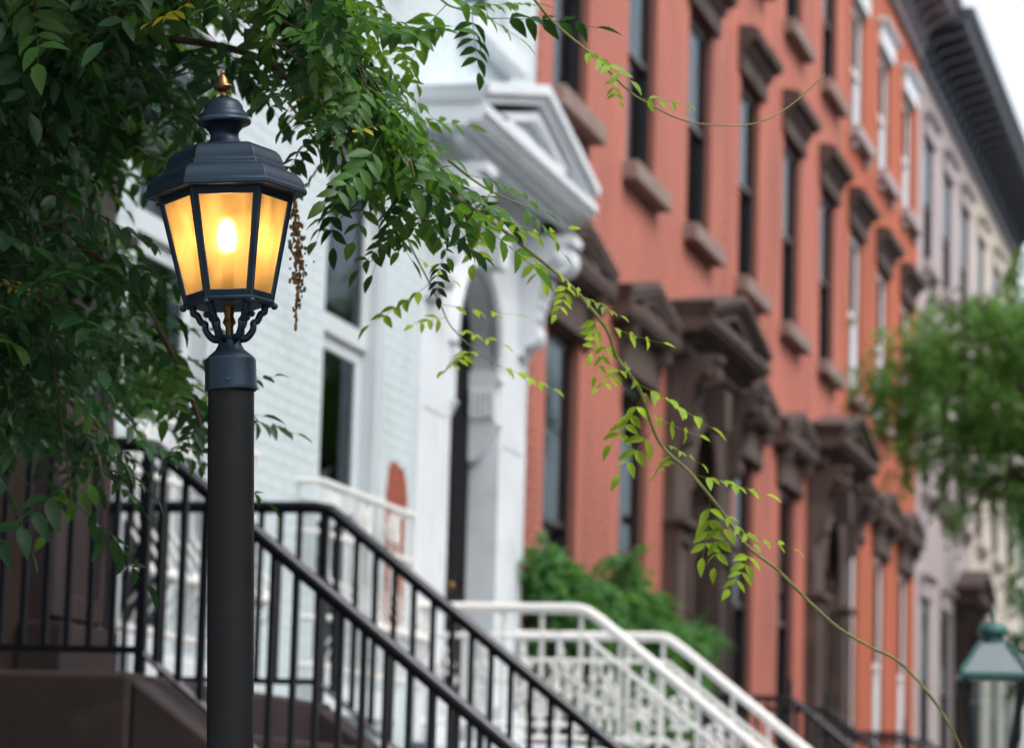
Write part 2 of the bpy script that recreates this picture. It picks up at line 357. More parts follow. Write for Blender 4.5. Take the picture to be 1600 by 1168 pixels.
def console_profile(p, h):
    """scrolled bracket in x-z, top at z=0, hanging down to -h"""
    pts = [(0,0),(p,0),(p,-.07*h)]
    for k in range(9):
        a = R(70-k*28); pts.append((p*.72+.26*p*math.cos(a), -.2*h+.13*h*math.sin(a)))
    pts += [(p*.42,-.42*h),(p*.34,-.58*h),(p*.36,-.70*h)]
    for k in range(7):
        a = R(60-k*30); pts.append((p*.24+.14*p*math.cos(a), -.82*h+.1*h*math.sin(a)))
    pts += [(p*.1,-h),(0,-h)]
    return pts
def console(parent, m, y, z, p, h, wd, x=0.):
    b = MB().ext(console_profile(p, h), -wd/2, wd/2, 'y')
    for sg in (-1, 1):                                           # volutes and leaf carving
        b.lathe([(p*.13, 0), (p*.13, .03), (p*.06, .045)], n=12); o = len(b.v)-36
        b.v[o:] = [(p*.74+q[0], sg*(wd/2-.005)+sg*q[2], -.2*h+q[1]) for q in b.v[o:]]
    for k in range(4): b.sphere((p*(.5-.06*k), 0, -h*(.40+.08*k)), wd*.24, 8, .7, 1.3, 1.0)
    o = b.build('console', m, parent, 40); o.location = (x, y, z); return o

WIN = {}
def window(house, yc, w_, za, zb, frame, sillm, kind='lintel', lintm=None, blind=False, rails=1, hoodw=1.0, inset=0.):
    def cached(key, fn):
        k = (key, w_, round(zb-za, 3), frame.name, sillm.name, kind, lintm.name if lintm else '', rails)
        if k not in WIN: WIN[k] = fn()
        return WIN[k]
    H = zb-za; h2 = w_/2
    def fr():
        b = MB(); t = .06
        b.box(-.17, -.05, -h2+.002, -h2+t, 0, H); b.box(-.17, -.05, h2-t, h2-.002, 0, H); b.box(-.17, -.052, -h2+t, h2-t, H-t, H-.002); b.box(-.17, -.052, -h2+t, h2-t, .002, t*.7)
        return b.mesh('window', frame)
    wo = link('window', cached('frame', fr), house); wo.location = (-inset, yc, za)
    n = rails+1; ih = (H-.13)/n
    for i in range(n):
        def sash(i=i):
            b = MB(); t = .10 if rails == 2 else .046; x1 = -.056-(.055 if rails == 2 else 0)-.04*(n-1-i if n == 2 else (n-1-i)*.7); a0, a1 = -h2+.062, h2-.062; z0 = .055; z1 = ih+.02
            b.box(x1-.038, x1, a0, a0+t, 0, z1); b.box(x1-.038, x1, a1-t, a1, 0, z1)
            b.box(x1-.038, x1-.001, a0+t, a1-t, 0, t); b.box(x1-.038, x1-.001, a0+t, a1-t, z1-t, z1); return b.mesh('sash', frame)
        s = link('sash', cached(f'sash{i}', sash), wo); s.location.z = .055+ih*i
        def pane(i=i):
            x1 = -.064-(.06 if rails == 2 else 0)-.04*(n-1-i if n == 2 else (n-1-i)*.7)
            return MB().box(x1-.004, x1, -h2+.10, h2-.10, .04, ih-.022).mesh('pane', M['glass'])
        p = link('pane', cached(f'pane{i}', pane), wo); p.location.z = .055+ih*i
    def sl():
        b = MB().box(-.17, .13, -h2-.13, h2+.13, -.15, -.005)
        if kind == 'flat' and 'stucco' in sillm.name:
            for sg in (-1, 1): b.box(.002, .08, sg*(h2+.02)-.06, sg*(h2+.02)+.06, -.27, -.152)
        return b.mesh('sill', sillm)
    link('sill', cached('sill', sl), wo, .012).location.x = inset
    if kind == 'lintel':
        def li(): return MB().ext([(-.02,.0),(.05,.0),(.05,.17),(.09,.2),(.1,.25),(.19,.29),(.2,.36),(.15,.40),(-.02,.42)], -h2-.16, h2+.16, 'y').mesh('lintel', lintm)
        link('lintel', cached('lint', li), wo).location = (inset, 0, H)
    elif kind == 'flat':
        def li(): return MB().box(-.02, .06, -h2-.1, h2+.1, .0, .24).ext([(-.02,.242),(.07,.242),(.13,.28),(.13,.31),(-.02,.33)], -h2-.15, h2+.15, 'y').mesh('lintel', lintm)
        link('lintel', cached('lint', li), wo).location = (inset, 0, H)
    elif kind == 'hood':
        def li():
            b = hood_mesh(hoodw, .33, .19, .17, 0, lintm)
            b.box(-.02, .06, -h2-.14, h2+.14, .0, .12); b.box(-.02, .04, -h2-.1, h2+.1, .12, .33)
            for sg in (-1, 1):
                o = len(b.v); b.ext(console_profile(.15, .4), -.07, .07, 'y'); b.v[o:] = [(q[0], q[1]+sg*(h2+.14), q[2]+.33) for q in b.v[o:]]
            return b.mesh('hood', lintm)
        link('hood', cached('hood', li), wo).location.z = H
    if blind:
        def bl(): return MB().box(-.225, -.218, -h2+.02, h2-.02, H*.04, H-.06).mesh('blind', M['curtain'] if rails == 2 else M['blind'])
        link('blind', cached('blind', bl), wo)
    return wo
def house(name, label, y0, y1, wallm, mortar, openings, zt=11.9, bricked=True, ind=None, corn=None, x=0., cproj=.6):
    h = thing(name, label, 'house', (0, y0, 0), 'row houses along the street'); h.location = (0,0,0)
    b = MB(); g = .004
    for (a, c, d, e) in wall_cells(y0+g, y1-g, -.2, zt+.1, openings): b.add([(x,a,d),(x,c,d),(x,c,e),(x,a,e)], [(0,1,2,3)])
    for (a, c, d, e) in openings:
        b.add([(x,a,d),(x,c,d),(x,c,e),(x,a,e),(x-.25,a,d),(x-.25,c,d),(x-.25,c,e),(x-.25,a,e)], [(0,1,5,4),(1,2,6,5),(2,3,7,6),(3,0,4,7)])
    for yy in (y0+g, y1-g): b.add([(x,yy,-.2),(-.7,yy,-.2),(-.7,yy,zt+.1),(x,yy,zt+.1)], [(0,1,2,3)])
    wl = b.build('wall', mortar if bricked else wallm, h, recalc=False)
    if bricked: bricks(wl, y0+g, y1-g, 1.0, zt, openings, wallm, ind, x)
    MB().box(-9, -.705, y0+g, y1-g, -.2, zt+.1).build('rear_block', M['interior'], h)
    rf = MB().box(-9.1, x+.02, y0+g, y1-g, zt+.104, zt+.86).build('roof', M['roof'], h)
    cornice(h, y0+g, y1-g, zt, corn or M['slate'], cproj, x)
    return h

BAY = [21.53, 24.03, 26.51, 29.05, 31.60, 34.15, 36.42, 38.85, 41.28]
HY = [20.5, 27.80, 35.22, 42.5]
Z2, Z2T, Z3, Z3T, Z1, Z1T = 6.46, 8.38, 9.53, 11.1, 2.15, 4.86

def door_surround(h, yc, m, half_open, half_out, zf, z_spring, z_hood, hood_half, hood_p, rise, doorm, jamb, recess=.55, arch=True, px=.14, cap=True):
    """doorway with pilasters, arched head, carved consoles and a pediment hood"""
    top = bpy.data.objects.new('door_surround', None); COL.objects.link(top); top.parent = h; top.location = (0, yc, 0)
    zs = z_spring
    for sg in (-1, 1):
        y0_, y1_ = sorted((sg*half_open, sg*half_out)); b = MB()
        b.box(0, px*.75, y0_, y1_, zf, z_hood); b.box(px*.75, px, y0_, y0_+.09, zf+.3, zs-.35); b.box(px*.75, px, y1_-.09, y1_, zf+.3, zs-.35)
        b.box(px*.75, px, y0_+.09, y1_-.09, zs-.46, zs-.35); b.box(px*.75, px, y0_+.09, y1_-.09, zf+.3, zf+.4); b.box(0, px+.05, y0_-.02, y1_+.02, zf, zf+.28)
        if cap: b.box(0, px+.06, y0_-.03, y1_+.03, zs-.33, zs-.27)
        b.build('pilaster', m, top, bevel=.008)
        console(top, m, sg*(half_out-.16), z_hood, hood_p*.85, min(.8, z_hood-zs+.1), .24, px*.6)
        # jamb bracket with flutes carrying the arch
        bd = -min(recess, .32)+.01; iw = .02-bd
        c = MB().ext([(bd,0),(.03,0),(.05,-.06),(.0,-.1),(.0,-.3),(.04,-.34),(.0,-.42),(bd*.3,-.5),(bd*.6,-.56),(bd,-.58)], 0, .11, 'y')
        for k in range(5): c.tube([(bd+.02+iw*k/5, .115, -.12), (bd+.02+iw*k/5, .115, -.3)], .015, 6)
        c.v = [(q[0]-.0, (sg*half_open-sg*q[1]), q[2]+zs) for q in c.v]
        c.build('jamb_bracket', m, top, 40)
        MB().box(-recess, 0, *sorted((sg*half_open, sg*(half_open+.05))), zf, z_hood-.02).build('jamb', jamb, top)
    # spandrel plate with arched opening and its moulding
    n = 20; ra = half_open; b = MB(); zt = z_hood-.002
    if arch:
        arc = [(ra*math.cos(math.pi*k/n), zs+min(ra, zt-zs-.12)*math.sin(math.pi*k/n)) for k in range(n+1)]
        for k in range(n):
            (a, c_), (a2, c2) = arc[k], arc[k+1]
            for xx in (px*.6, -.12): b.add([(xx,a,c_),(xx,a2,c2),(xx,a2,zt),(xx,a,zt)], [(0,1,2,3)])
            b.add([(px*.6,a,c_),(px*.6,a2,c2),(-recess,a2,c2),(-recess,a,c_)], [(0,1,2,3)])
        b.build('spandrel', m, top)
        for rr, xx, tr in ((1.0, px*.62, .045), (1.12, px*.62, .03)):
            MB().tube([(xx, a*rr*.985, zs+(c_-zs)*rr*.985+.01) for a, c_ in arc], tr, 8).build('archivolt', m, top, 50)
        zk = arc[n//2][1]
        MB().ext([(-.09, zk-.05), (.09, zk-.05), (.14, zk+.3), (-.14, zk+.3)], px*.5, px+.16, 'x').build('keystone', m, top, bevel=.01)
    hb = hood_mesh(hood_half, z_hood+.16, rise, hood_p, 0, m)
    hb.box(0, px+.06, -half_out-.05, half_out+.05, z_hood+.002, z_hood+.16)
    for k in range(int(hood_half*2/.13)): hb.box(hood_p*.5, hood_p*.62, -hood_half+.1+k*.13, -hood_half+.16+k*.13, z_hood+.09, z_hood+.165)
    hb.build('hood', m, top, bevel=.006)
    dd = MB(); y0_ = half_open-.002
    dd.box(-recess-.06, -recess, -y0_, -.004, zf, z_hood); dd.box(-recess-.06, -recess, .004, y0_, zf, z_hood)
    for sg in (-1, 1):
        for za, zb in ((zf+.2, zf+.9), (zf+1.05, zf+2.1)): dd.box(-recess, -recess+.02, *sorted((sg*.1, sg*(y0_-.1))), za, zb)
    dd.build('door', doorm, top)
    ha = MB().sphere((-recess+.05, .06, zf+1.0), .03, 10); ha.build('handle', M['brass'], top, 60)
    return top

# brownstone at the left edge
opsB = [(10.75, 12.05, 1.88, 4.9)]
hB = house('row_house', 'dark brownstone house behind the dense leaves at the left edge', 5.0, 12.70, M['brown_wall'], M['brown_wall'], opsB, bricked=False, x=.03, corn=M['brown_dark'])
door_surround(hB, 11.40, M['stoop_stone'], .62, 1.22, 1.87, 4.1, 5.0, 1.4, .4, .5, M['dark_door'], M['brown_dark'])
# white house
WW = [13.65, 16.48, 19.1]
opsW = [(WW[0]-.56, WW[0]+.56, 2.1, 5.0), (WW[1]-.56, WW[1]+.56, 2.1, 5.0), (18.46, 19.74, 1.88, 5.2)]
opsW += [(y-.55, y+.55, 6.38, 8.3) for y in WW]+[(y-.55, y+.55, 9.53, 11.1) for y in WW]
hW = house('row_house', 'white painted brick house with a white pedimented arched doorway', 12.70, 20.5, M['white_brick'], M['mortar_w'], opsW, ind=(15.0, 16.0, 3.0, 4.6), corn=M['white_stone'])
for y in WW[:2]: window(hW, y, 1.12, 2.1, 5.0, M['white_wood'], M['white_stone'], 'flat', M['white_stone'], rails=2, blind=True, inset=-.04)
for y in WW:
    window(hW, y, 1.10, 6.38, 8.3, M['white_wood'], M['white_stone'], 'lintel', M['white_stone'])
    window(hW, y, 1.10, 9.53, 11.1, M['white_wood'], M['white_stone'], 'lintel', M['white_stone'])
door_surround(hW, 19.1, M['white_stone'], .61, 1.32, 1.87, 4.28, 5.26, 1.52, .43, .34, M['dark_door'], M['white_stone'], recess=.175, cap=False, px=.022)
# two salmon houses and the orange one
def red_house(i, label, wm, mm, ind=None):
    b = BAY[3*i:3*i+3]; orange = i == 2
    ops = [(y-.55, y+.55, Z2, Z2T) for y in b]+[(y-.55, y+.55, Z3, Z3T) for y in b]
    pw = b if orange else b[:2]
    ops += [(y-.52, y+.52, Z1, Z1T) for y in pw]
    dy = None
    if not orange: dy = b[2]; ops.append((dy-.65, dy+.65, 1.88, 5.0))
    h = house('row_house', label, HY[i], HY[i+1], wm, mm, ops, ind=ind, corn=M['mauve'] if orange else M['slate'])
    fm = M['white_sash'] if orange else M['black_paint']
    for y in b:
        window(h, y, 1.10, Z2, Z2T, fm, M['brown_sill'], 'lintel', M['brownstone'], blind=orange)
        window(h, y, 1.10, Z3, Z3T, fm, M['lav_stucco'] if orange else M['brown_sill'], 'flat' if orange else 'lintel', M['white_stone'] if orange else M['brownstone'], blind=orange)
    for y in pw: window(h, y, 1.04, Z1, Z1T, fm, M['brown_sill'], 'hood', M['brownstone'], blind=orange)
    if dy: door_surround(h, dy, M['brownstone'], .62, 1.3, 1.87, 4.2, 5.25, 1.44, .42, .28, M['dark_door'], M['brown_dark'])
    return h
red_house(0, 'salmon brick house with brown pediments next to the white house', M['salmon'], M['mortar_s'], ind=(20.5, 27.8, 5.6, 6.3))
red_house(1, 'middle salmon brick house with black window frames between two red houses', M['salmon_b'], M['mortar_s'])
red_house(2, 'orange brick house with white window sashes beside the lavender house', M['orange'], M['mortar_o'])
def far_house(label, y0, y1, m, door=None, zt=11.85, n=3):
    p = (y1-y0)/n; b = [y0+p*(k+.5) for k in range(n)]
    ops = [(y-.5, y+.5, 9.3, 11.05) for y in b]+[(y-.5, y+.5, 6.2, 8.2) for y in b]+[(y-.5, y+.5, 2.4, 4.7) for k, y in enumerate(b) if k != door]
    if door is not None: ops.append((b[door]-.63, b[door]+.63, 1.88, 4.75))
    h = house('row_house', label, y0, y1, m, m, ops, zt, bricked=False, cproj=.75)
    for (a, c, d, e) in ops:
        if d > 2: window(h, (a+c)/2, 1.0, d, e, M['black_paint'], m, 'flat', m, inset=-.035)
    if door is not None: door_surround(h, b[door], M['brown_dark'], .6, 1.1, 1.87, 3.8, 4.75, 1.25, .4, .35, M['dark_door'], M['brown_dark'])
far_house('lavender grey stucco house under the long dark cornice', 42.5, 49.85, M['lav_stucco'], door=2)
far_house('cream stucco house beyond the lavender house', 49.85, 57.9, M['cream_stucco'])
far_house('pale low house glimpsed past the cream house above the tree', 57.9, 66.5, M['pale_stucco'], zt=10.3)

# unseen row across the street, added to close off the low sky
OPP = [mat('dull_red_brick', (.25,.11,.08), .8, .15, 1.), mat('brown_sandstone', (.2,.14,.11), .8, .15, 1.), mat('grey_brick', (.3,.27,.25), .8, .15, 1.)]
for k in range(11):
    n0 = len(bpy.data.objects); far_house('unseen row house added across the street', -14+k*7.4, -14+(k+1)*7.4, OPP[k % 3], zt=11.9+.5*(k % 2))
    h = [o for o in bpy.data.objects if o.name.startswith('row_house') and o.parent is None][-1]
    h['group'] = 'unseen row houses across the street'; h.location = (19.4, 2*(-14+(k+.5)*7.4), 0); h.rotation_euler.z = math.pi
struct(MB().box(14.005, 19.4, -60, 200, -.3, 0).build('sidewalk', M['pavement']))
# ---------------------------------------------------------------- stoops
def stoop(label, yn, yf, kx, zr, zl, stone, iron, style, group='front stoops', slope=.775):
    t = thing('stoop', label, 'stoop', (0,0,0), group)
    ya, yb = yn-.14, yf+.14
    MB().box(.13, kx+.02, ya, yb, -.1, zl).build('landing', stone, t, bevel=.02)
    rise = .186; run = rise/slope; n = int(zl/rise)
    for k in range(1, n):
        MB().box(kx+.025+run*(k-1), kx+.022+run*k, yn+.1, yf-.1, -.1, zl-rise*k).build('step', stone, t, bevel=.012)
    for y in (yn, yf):
        s0, s1 = (y-.13, y+.09) if y == yn else (y-.09, y+.13)
        L = run*(n-1)
        MB().ext([(kx+.021, -.1), (kx+L+.2, -.1), (kx+L+.2, .2), (kx+.021, zl-.02)], s0, s1, 'y').build('cheek_wall', stone, t, bevel=.015)
    xe = kx+1.9; ze = zr-1.9*slope
    for y in (yn, yf):
        rl = bpy.data.objects.new('railing', None); COL.objects.link(rl); rl.parent = t; rl.location = (0, y, 0)
        if style == 'black':
            MB().tube(smooth_path([(.02,0,zr),(kx-.05,0,zr)],3)+smooth_path([(kx+.02,0,zr-.01),(xe,0,ze)],4), .026, 12).build('top_rail', iron, rl, 60)
            MB().box(.02, kx+.01, -.012, .012, zl+.07, zl+.095).build('bottom_rail', iron, rl)
            MB().tube([(kx, 0, zl+.08), (xe, 0, zl+.08-1.9*slope)], .014, 4).build('bottom_rail', iron, rl)
            bar = MB().box(-.0105, .0105, -.0105, .0105, 0, .72).mesh('baluster', iron)
            post = MB().box(-.017, .017, -.017, .017, 0, .79).mesh('post', iron)
            x = .06
            while x < xe-.05:
                if abs(x-kx) < .042: link('post', post, rl).location = (kx, 0, zl)
                else:
                    d = max(0, x-kx); o = link('baluster', bar, rl); o.location = (x, 0, zl+.075-d*slope)
                    o.scale.z = (zr-zl-.08)/.72
                x += .0833
            MB().lathe([(.06,0),(.06,.1),(.035,.14),(.035,1.0),(.05,1.02),(.055,1.08),(.03,1.15),(.001,1.17)], n=12).build('newel', iron, rl, 40).location = (xe+.03, 0, 0)
        else:
            MB().tube([(.02,0,zr),(kx-.10,0,zr)]+smooth_path([(kx-.09,0,zr),(kx,0,zr-.012),(kx+.1,0,zr-.075)],4)+[(xe,0,ze)], .030, 10).build('top_rail', iron, rl, 60)
            for dz, r_ in ((.16, .016), (.66, .016)):
                MB().tube([(.02,0,zr-dz),(kx,0,zr-dz),(xe,0,ze-dz)], r_, 6).build('rail', iron, rl, 60)
            bar = MB().box(-.012, .012, -.008, .008, 0, .69).mesh('baluster', iron)
            b = MB()                                             # cast panel: lozenge with ring, buds and scrolls
            loz = [Vector((.075*math.cos(a)*(1 if abs(math.cos(a)) > .01 else 1), 0, .15*math.sin(a))) for a in [math.pi*k/2 for k in range(4)]]
            pts = []
            for k in range(4):
                for j in range(4): pts.append(loz[k].lerp(loz[(k+1) % 4], j/4)*(1-.12*math.sin(math.pi*j/4)))
            b.tube(pts, .011, 6, True)
            b.tube([(.036*math.cos(2*math.pi*k/14), 0, .052*math.sin(2*math.pi*k/14)) for k in range(14)], .010, 6, True)
            for sg in (-1, 1):
                b.tube([(0,0,sg*.15),(.0,0,sg*.24)], .009, 6); b.sphere((0,0,sg*.17), .02, 8, 1, .6, 1.3)
                for sx in (-1, 1):
                    b.sphere((sx*.05, 0, sg*.09), .018, 8, 1.2, .6, 1); b.tube([(sx*.075,0,0),(sx*.095,0,0)], .009, 5)
            cast = b.mesh('cast_panel', iron, 60)
            x = .08; k = 0
            while x < xe-.05:
                d = max(0, x-kx)
                if k % 2 == 0: link('baluster', bar, rl).location = (x, 0, zr-.70-d*slope)
                else: link('cast_panel', cast, rl).location = (x, 0, zr-.42-d*slope)
                x += .115; k += 1
            MB().lathe([(.07,0),(.07,.12),(.04,.16),(.04,1.0),(.06,1.02),(.06,1.1),(.03,1.17),(.001,1.2)], n=12).build('newel', iron, rl, 40).location = (xe+.03, 0, 0)
    return t
stoop('brownstone stoop with plain black iron railings behind the lit lamp post', 10.5, 12.6, 1.085, 2.67, 1.87, M['stoop_stone'], M['black_iron'], 'black')
stoop('stoop with ornate white iron railings below the white doorway', 17.87, 20.30, 1.025, 2.645, 1.87, M['white_stone'], M['white_iron'], 'white')
stoop('brown stoop below the first brown pedimented doorway', BAY[2]-.9, BAY[2]+1.15, 1.0, 2.5, 1.87, M['brownstone'], M['black_iron'], 'black')
stoop('brown stoop below the second brown pedimented doorway', BAY[5]-.9, BAY[5]+1.0, 1.0, 2.5, 1.87, M['brownstone'], M['black_iron'], 'black')

# bellied white window guards on the white house
def guard(yc):
    g = bpy.data.objects.new('window_guard', None); COL.objects.link(g); g.parent = hW; g.location = (0, yc, 0)
    hw, z0, z1, p = .86, 2.18, 3.12, .13
    prof = [(p, z1), (p, z1-.42), (p+.02, z1-.5), (p+.10, z1-.62), (p+.12, z1-.70), (p+.09, z1-.78), (p+.02, z1-.86), (p, z0)]
    prof = [(q.x, q.z) for q in smooth_path([(a, 0, b) for a, b in prof], 2)]
    bar = MB().tube([(a, 0, b) for a, b in prof], .008, 5).mesh('baluster', M['white_iron'], 60)
    n = 13
    for k in range(n): link('baluster', bar, g).location = (0, -hw+2*hw*k/(n-1), 0)
    for zz, px, r_ in ((z1, p, .018), (z1-.26, p, .014), (z1-.70, p+.125, .016), (z0, p, .018)):
        MB().tube([(.004,-hw-.02,zz),(px,-hw-.02,zz),(px,hw+.02,zz),(.004,hw+.02,zz)], r_, 6).build('rail', M['white_iron'], g, 60)
    roset = MB().sphere((0,0,0), .035, 8, .5, 1, 1).mesh('rosette', M['white_iron'], 60)
    for k in range(n): link('rosette', roset, g).location = (p+.13, -hw+2*hw*k/(n-1), z1-.70)
    sw = MB()
    for sg in (-1, 1): sw.tube([(p+.01, sg*(.06+.05*t*math.cos(t*7)), z1-.13+.08*math.sin(t*7)*(1-t*.4)) for t in [k/14 for k in range(15)]], .009, 5)
    sm = sw.mesh('scroll', M['white_iron'], 60)
    for k in (0, 2, 4): link('scroll', sm, g).location = (0, -hw+.15+(2*hw-.3)*k/5, 0)
for y in WW[:2]: guard(y)

# ---------------------------------------------------------------- lit post lamp
def post_lamp():
    U = 5.33/(5000*2.247)                                   # metres per measured unit at the lamp's distance
    base = at_depth(361, 607, 5.33)
    t = thing('post_lamp', 'lit six-sided lantern with amber glass on a dark round post', 'street lamp', (base.x, base.y, 0))
    zc = base.z                                             # underside of the collar
    MB().lathe([(.085,0),(.085,.10),(.06,.14),(.05,.2),(.0385,.24),(.0385,zc+.01)], n=40).build('post', M['steel_post'], t, 40).matrix_basis = Matrix.Translation((0,0,zc)) @ Matrix.Rotation(R(-2.25), 4, FW) @ Matrix.Translation((0,0,-zc))
    hd = Matrix.Rotation(R(-3.9), 4, FW)                    # the head leans a little more than the post
    def put(o): o.matrix_basis = Matrix.Translation((0,0,zc)) @ hd; return o
    Z = lambda zy: (1170-zy)*U*1.045                              # height above the collar's underside
    co_ = MB().lathe([(90*U,Z(1178)),(93*U,Z(1174)),(93*U,Z(1166)),(91*U,Z(1160)),(90*U,Z(1078)),(88*U,Z(1070)),(82*U,Z(1066)),(80*U,Z(1062)),(72*U,Z(1056)),(52*U,Z(1040)),(42*U,Z(1022)),(40*U,Z(1008)),(46*U,Z(1000)),(40*U,Z(992))], n=40)
    c = put(co_.build('collar', M['lantern'], t, 30))
    MB().lathe([(6*U,0),(6*U,4*U),(3*U,5*U)], n=10).build('set_screw', M['lantern'], c, 40).matrix_basis = Matrix.Translation((20*U, -88.5*U, Z(1150))) @ Matrix.Rotation(R(90), 4, 'X')
    # six S-curved cage arms between the neck and the lantern's foot
    rot0 = R(-76)+YAW+R(0)                                  # first corner direction: a flat face looks at the camera
    face = math.atan2(CAM.y-base.y, CAM.x-base.x)           # towards the camera
    cor = [face+R(30)+R(60)*k for k in range(6)]
    arm = [(30,1000),(52,1002),(70,990),(84,968),(84,948),(98,944),(112,918),(124,914),(128,892),(148,884)]
    for a in cor:
        P = smooth_path([(r_*U, 0, Z(z_)) for r_, z_ in arm], 3)
        b = MB().tube(P, [13*U*(1.15-.25*math.sin(i/len(P)*3)) for i in range(len(P))], 8)
        b.sphere((160*U,0,Z(894)), 13*U, 10); b.sphere((100*U,0,Z(940)), 11*U, 8)
        b.box(78*U, 92*U, -7*U, 7*U, Z(962), Z(946))
        o = b.build('cage_arm', M['lantern'], t, 50); o.matrix_basis = Matrix.Translation((0,0,zc)) @ hd @ Matrix.Rotation(a, 4, 'Z')
    rg = [(118*U*math.cos(2*math.pi*k/30), 118*U*math.sin(2*math.pi*k/30), Z(884)) for k in range(30)]
    put(MB().tube(rg, 7*U, 6, True).build('foot_ring', M['brass'], t, 60))
    put(MB().lathe([(14*U,Z(1000)),(14*U,Z(960)),(24*U,Z(945)),(16*U,Z(925)),(20*U,Z(900)),(20*U,Z(880))], n=16).build('stem', M['brass'], t, 40))
    def hx(prof, name, m, par=t, bev=.0012, cap=True, sm=25):
        b = MB().lathe([(r_*U, Z(z_)) for r_, z_ in prof], n=6, rot=cor[0], cap=cap); o = b.build(name, m, par, sm, bev); put(o); return o
    # body frame: foot, six mullions, head rail
    TR, TZ, BR, BZ = 237, 520, 158, 876
    hx([(146,890),(160,886),(162,876),(150,868),(128,868),(126,890)], 'foot', M['lantern'], cap=True)
    def pt(r_, a, z_): return Vector((r_*U*math.cos(a), r_*U*math.sin(a), Z(z_)))
    for k in range(6):
        a = cor[k]; b = MB(); i0, i1 = pt(BR, a, BZ), pt(TR, a, TZ)
        rad = Vector((math.cos(a), math.sin(a), 0)); tan = Vector((-math.sin(a), math.cos(a), 0))
        d0, d1 = R(120), 0
        # angle-shaped corner bar following both faces
        def sec(p, s):
            ta = (tan*math.cos(R(30))-rad*math.sin(R(30))); tb = (-tan*math.cos(R(30))-rad*math.sin(R(30)))
            return [p+rad*3*U, p+ta*18*U*s, p+ta*18*U*s-rad*9*U, p-rad*9*U, p+tb*18*U*s-rad*9*U, p+tb*18*U*s]
        A, B = sec(i0, .9), sec(i1, 1.05)
        b.add(A+B, [(0,1,7,6),(1,2,8,7),(2,3,9,8),(3,4,10,9),(4,5,11,10),(5,0,6,11)]); put(b.build('corner_bar', M['lantern'], t, None, .001))
        a2 = cor[(k+1) % 6]; mid = (a+a2)/2 if a2 > a else a+R(30); nv = Vector((math.cos(mid), math.sin(mid), 0))
        for nm, (za, zb) in (('head_rail', (504, 540)), ('foot_rail', (852, 880))):
            def rr(z_): return BR+(TR-BR)*(BZ-z_)/(BZ-TZ)
            q = [pt(rr(za)-1, a, za), pt(rr(za)-1, a2, za), pt(rr(zb)-1, a2, zb), pt(rr(zb)-1, a, zb)]
            b = MB().add(q+[p-nv*8*U for p in q], [(0,1,2,3),(4,7,6,5),(0,4,5,1),(1,5,6,2),(2,6,7,3),(3,7,4,0)]); put(b.build(nm, M['lantern'], t, None, .001))
        def rr(z_): return BR+(TR-BR)*(BZ-z_)/(BZ-TZ)-7
        q = [pt(rr(525), a, 525), pt(rr(525), a2, 525), pt(rr(868), a2, 868), pt(rr(868), a, 868)]
        c_ = sum(q, Vector())/4; q = [c_+(p-c_)*.97 for p in q]
        put(MB().add(q, [(3,2,1,0)]).build('pane', M['amber'], t, recalc=False))
    # stepped hexagonal roof
    rf = hx([(228,516),(268,512),(284,516),(288,508),(287,496),(281,491),(280,484),(277,472),(268,456),(254,443),(236,434),(218,430),(216,416),(208,413),(207,404),(204,392),(197,376),(184,362),(166,353),(140,349),(60,340)], 'roof', M['lantern'], bev=.001, sm=24)
    # domed chimney cap
    put(MB().lathe([(64*U,Z(345)),(64*U,Z(334)),(58*U,Z(326)),(51*U,Z(312)),(50*U,Z(300)),(56*U,Z(286)),(70*U,Z(272)),(84*U,Z(264)),(94*U,Z(262)),(97*U,Z(256)),(95*U,Z(249)),(88*U,Z(246)),(88*U,Z(238)),(82*U,Z(226)),(72*U,Z(216)),(70*U,Z(210)),(68*U,Z(200)),(56*U,Z(184)),(36*U,Z(174)),(18*U,Z(170))], n=40).build('cap', M['lantern'], t, 28))
    put(MB().lathe([(18*U,Z(173)),(20*U,Z(168)),(13*U,Z(163)),(11*U,Z(152)),(14*U,Z(148)),(32*U,Z(140)),(35*U,Z(132)),(32*U,Z(126)),(22*U,Z(122)),(18*U,Z(108)),(13*U,Z(98)),(8*U,Z(92)),(7*U,Z(90)),(9*U,Z(86)),(9*U,Z(80)),(6*U,Z(75)),(.5*U,Z(73))], n=24).build('finial', M['brass'], t, 40))
    # candle socket and bulb
    put(MB().lathe([(60*U,Z(868)),(60*U,Z(862)),(26*U,Z(858)),(26*U,Z(830)),(20*U,Z(826)),(20*U,Z(700)),(16*U,Z(694))], n=20).build('candle_socket', mat('cream_candle_tube', (.35,.28,.18), .6), t, 40))
    put(MB().lathe([(9*U,Z(695)),(10*U,Z(688)),(15*U,Z(676)),(17*U,Z(660)),(16*U,Z(645)),(12*U,Z(628)),(6*U,Z(614)),(1.5*U,Z(604))], n=20).build('bulb', M['bulb'], t, 60))
    return t
post_lamp()
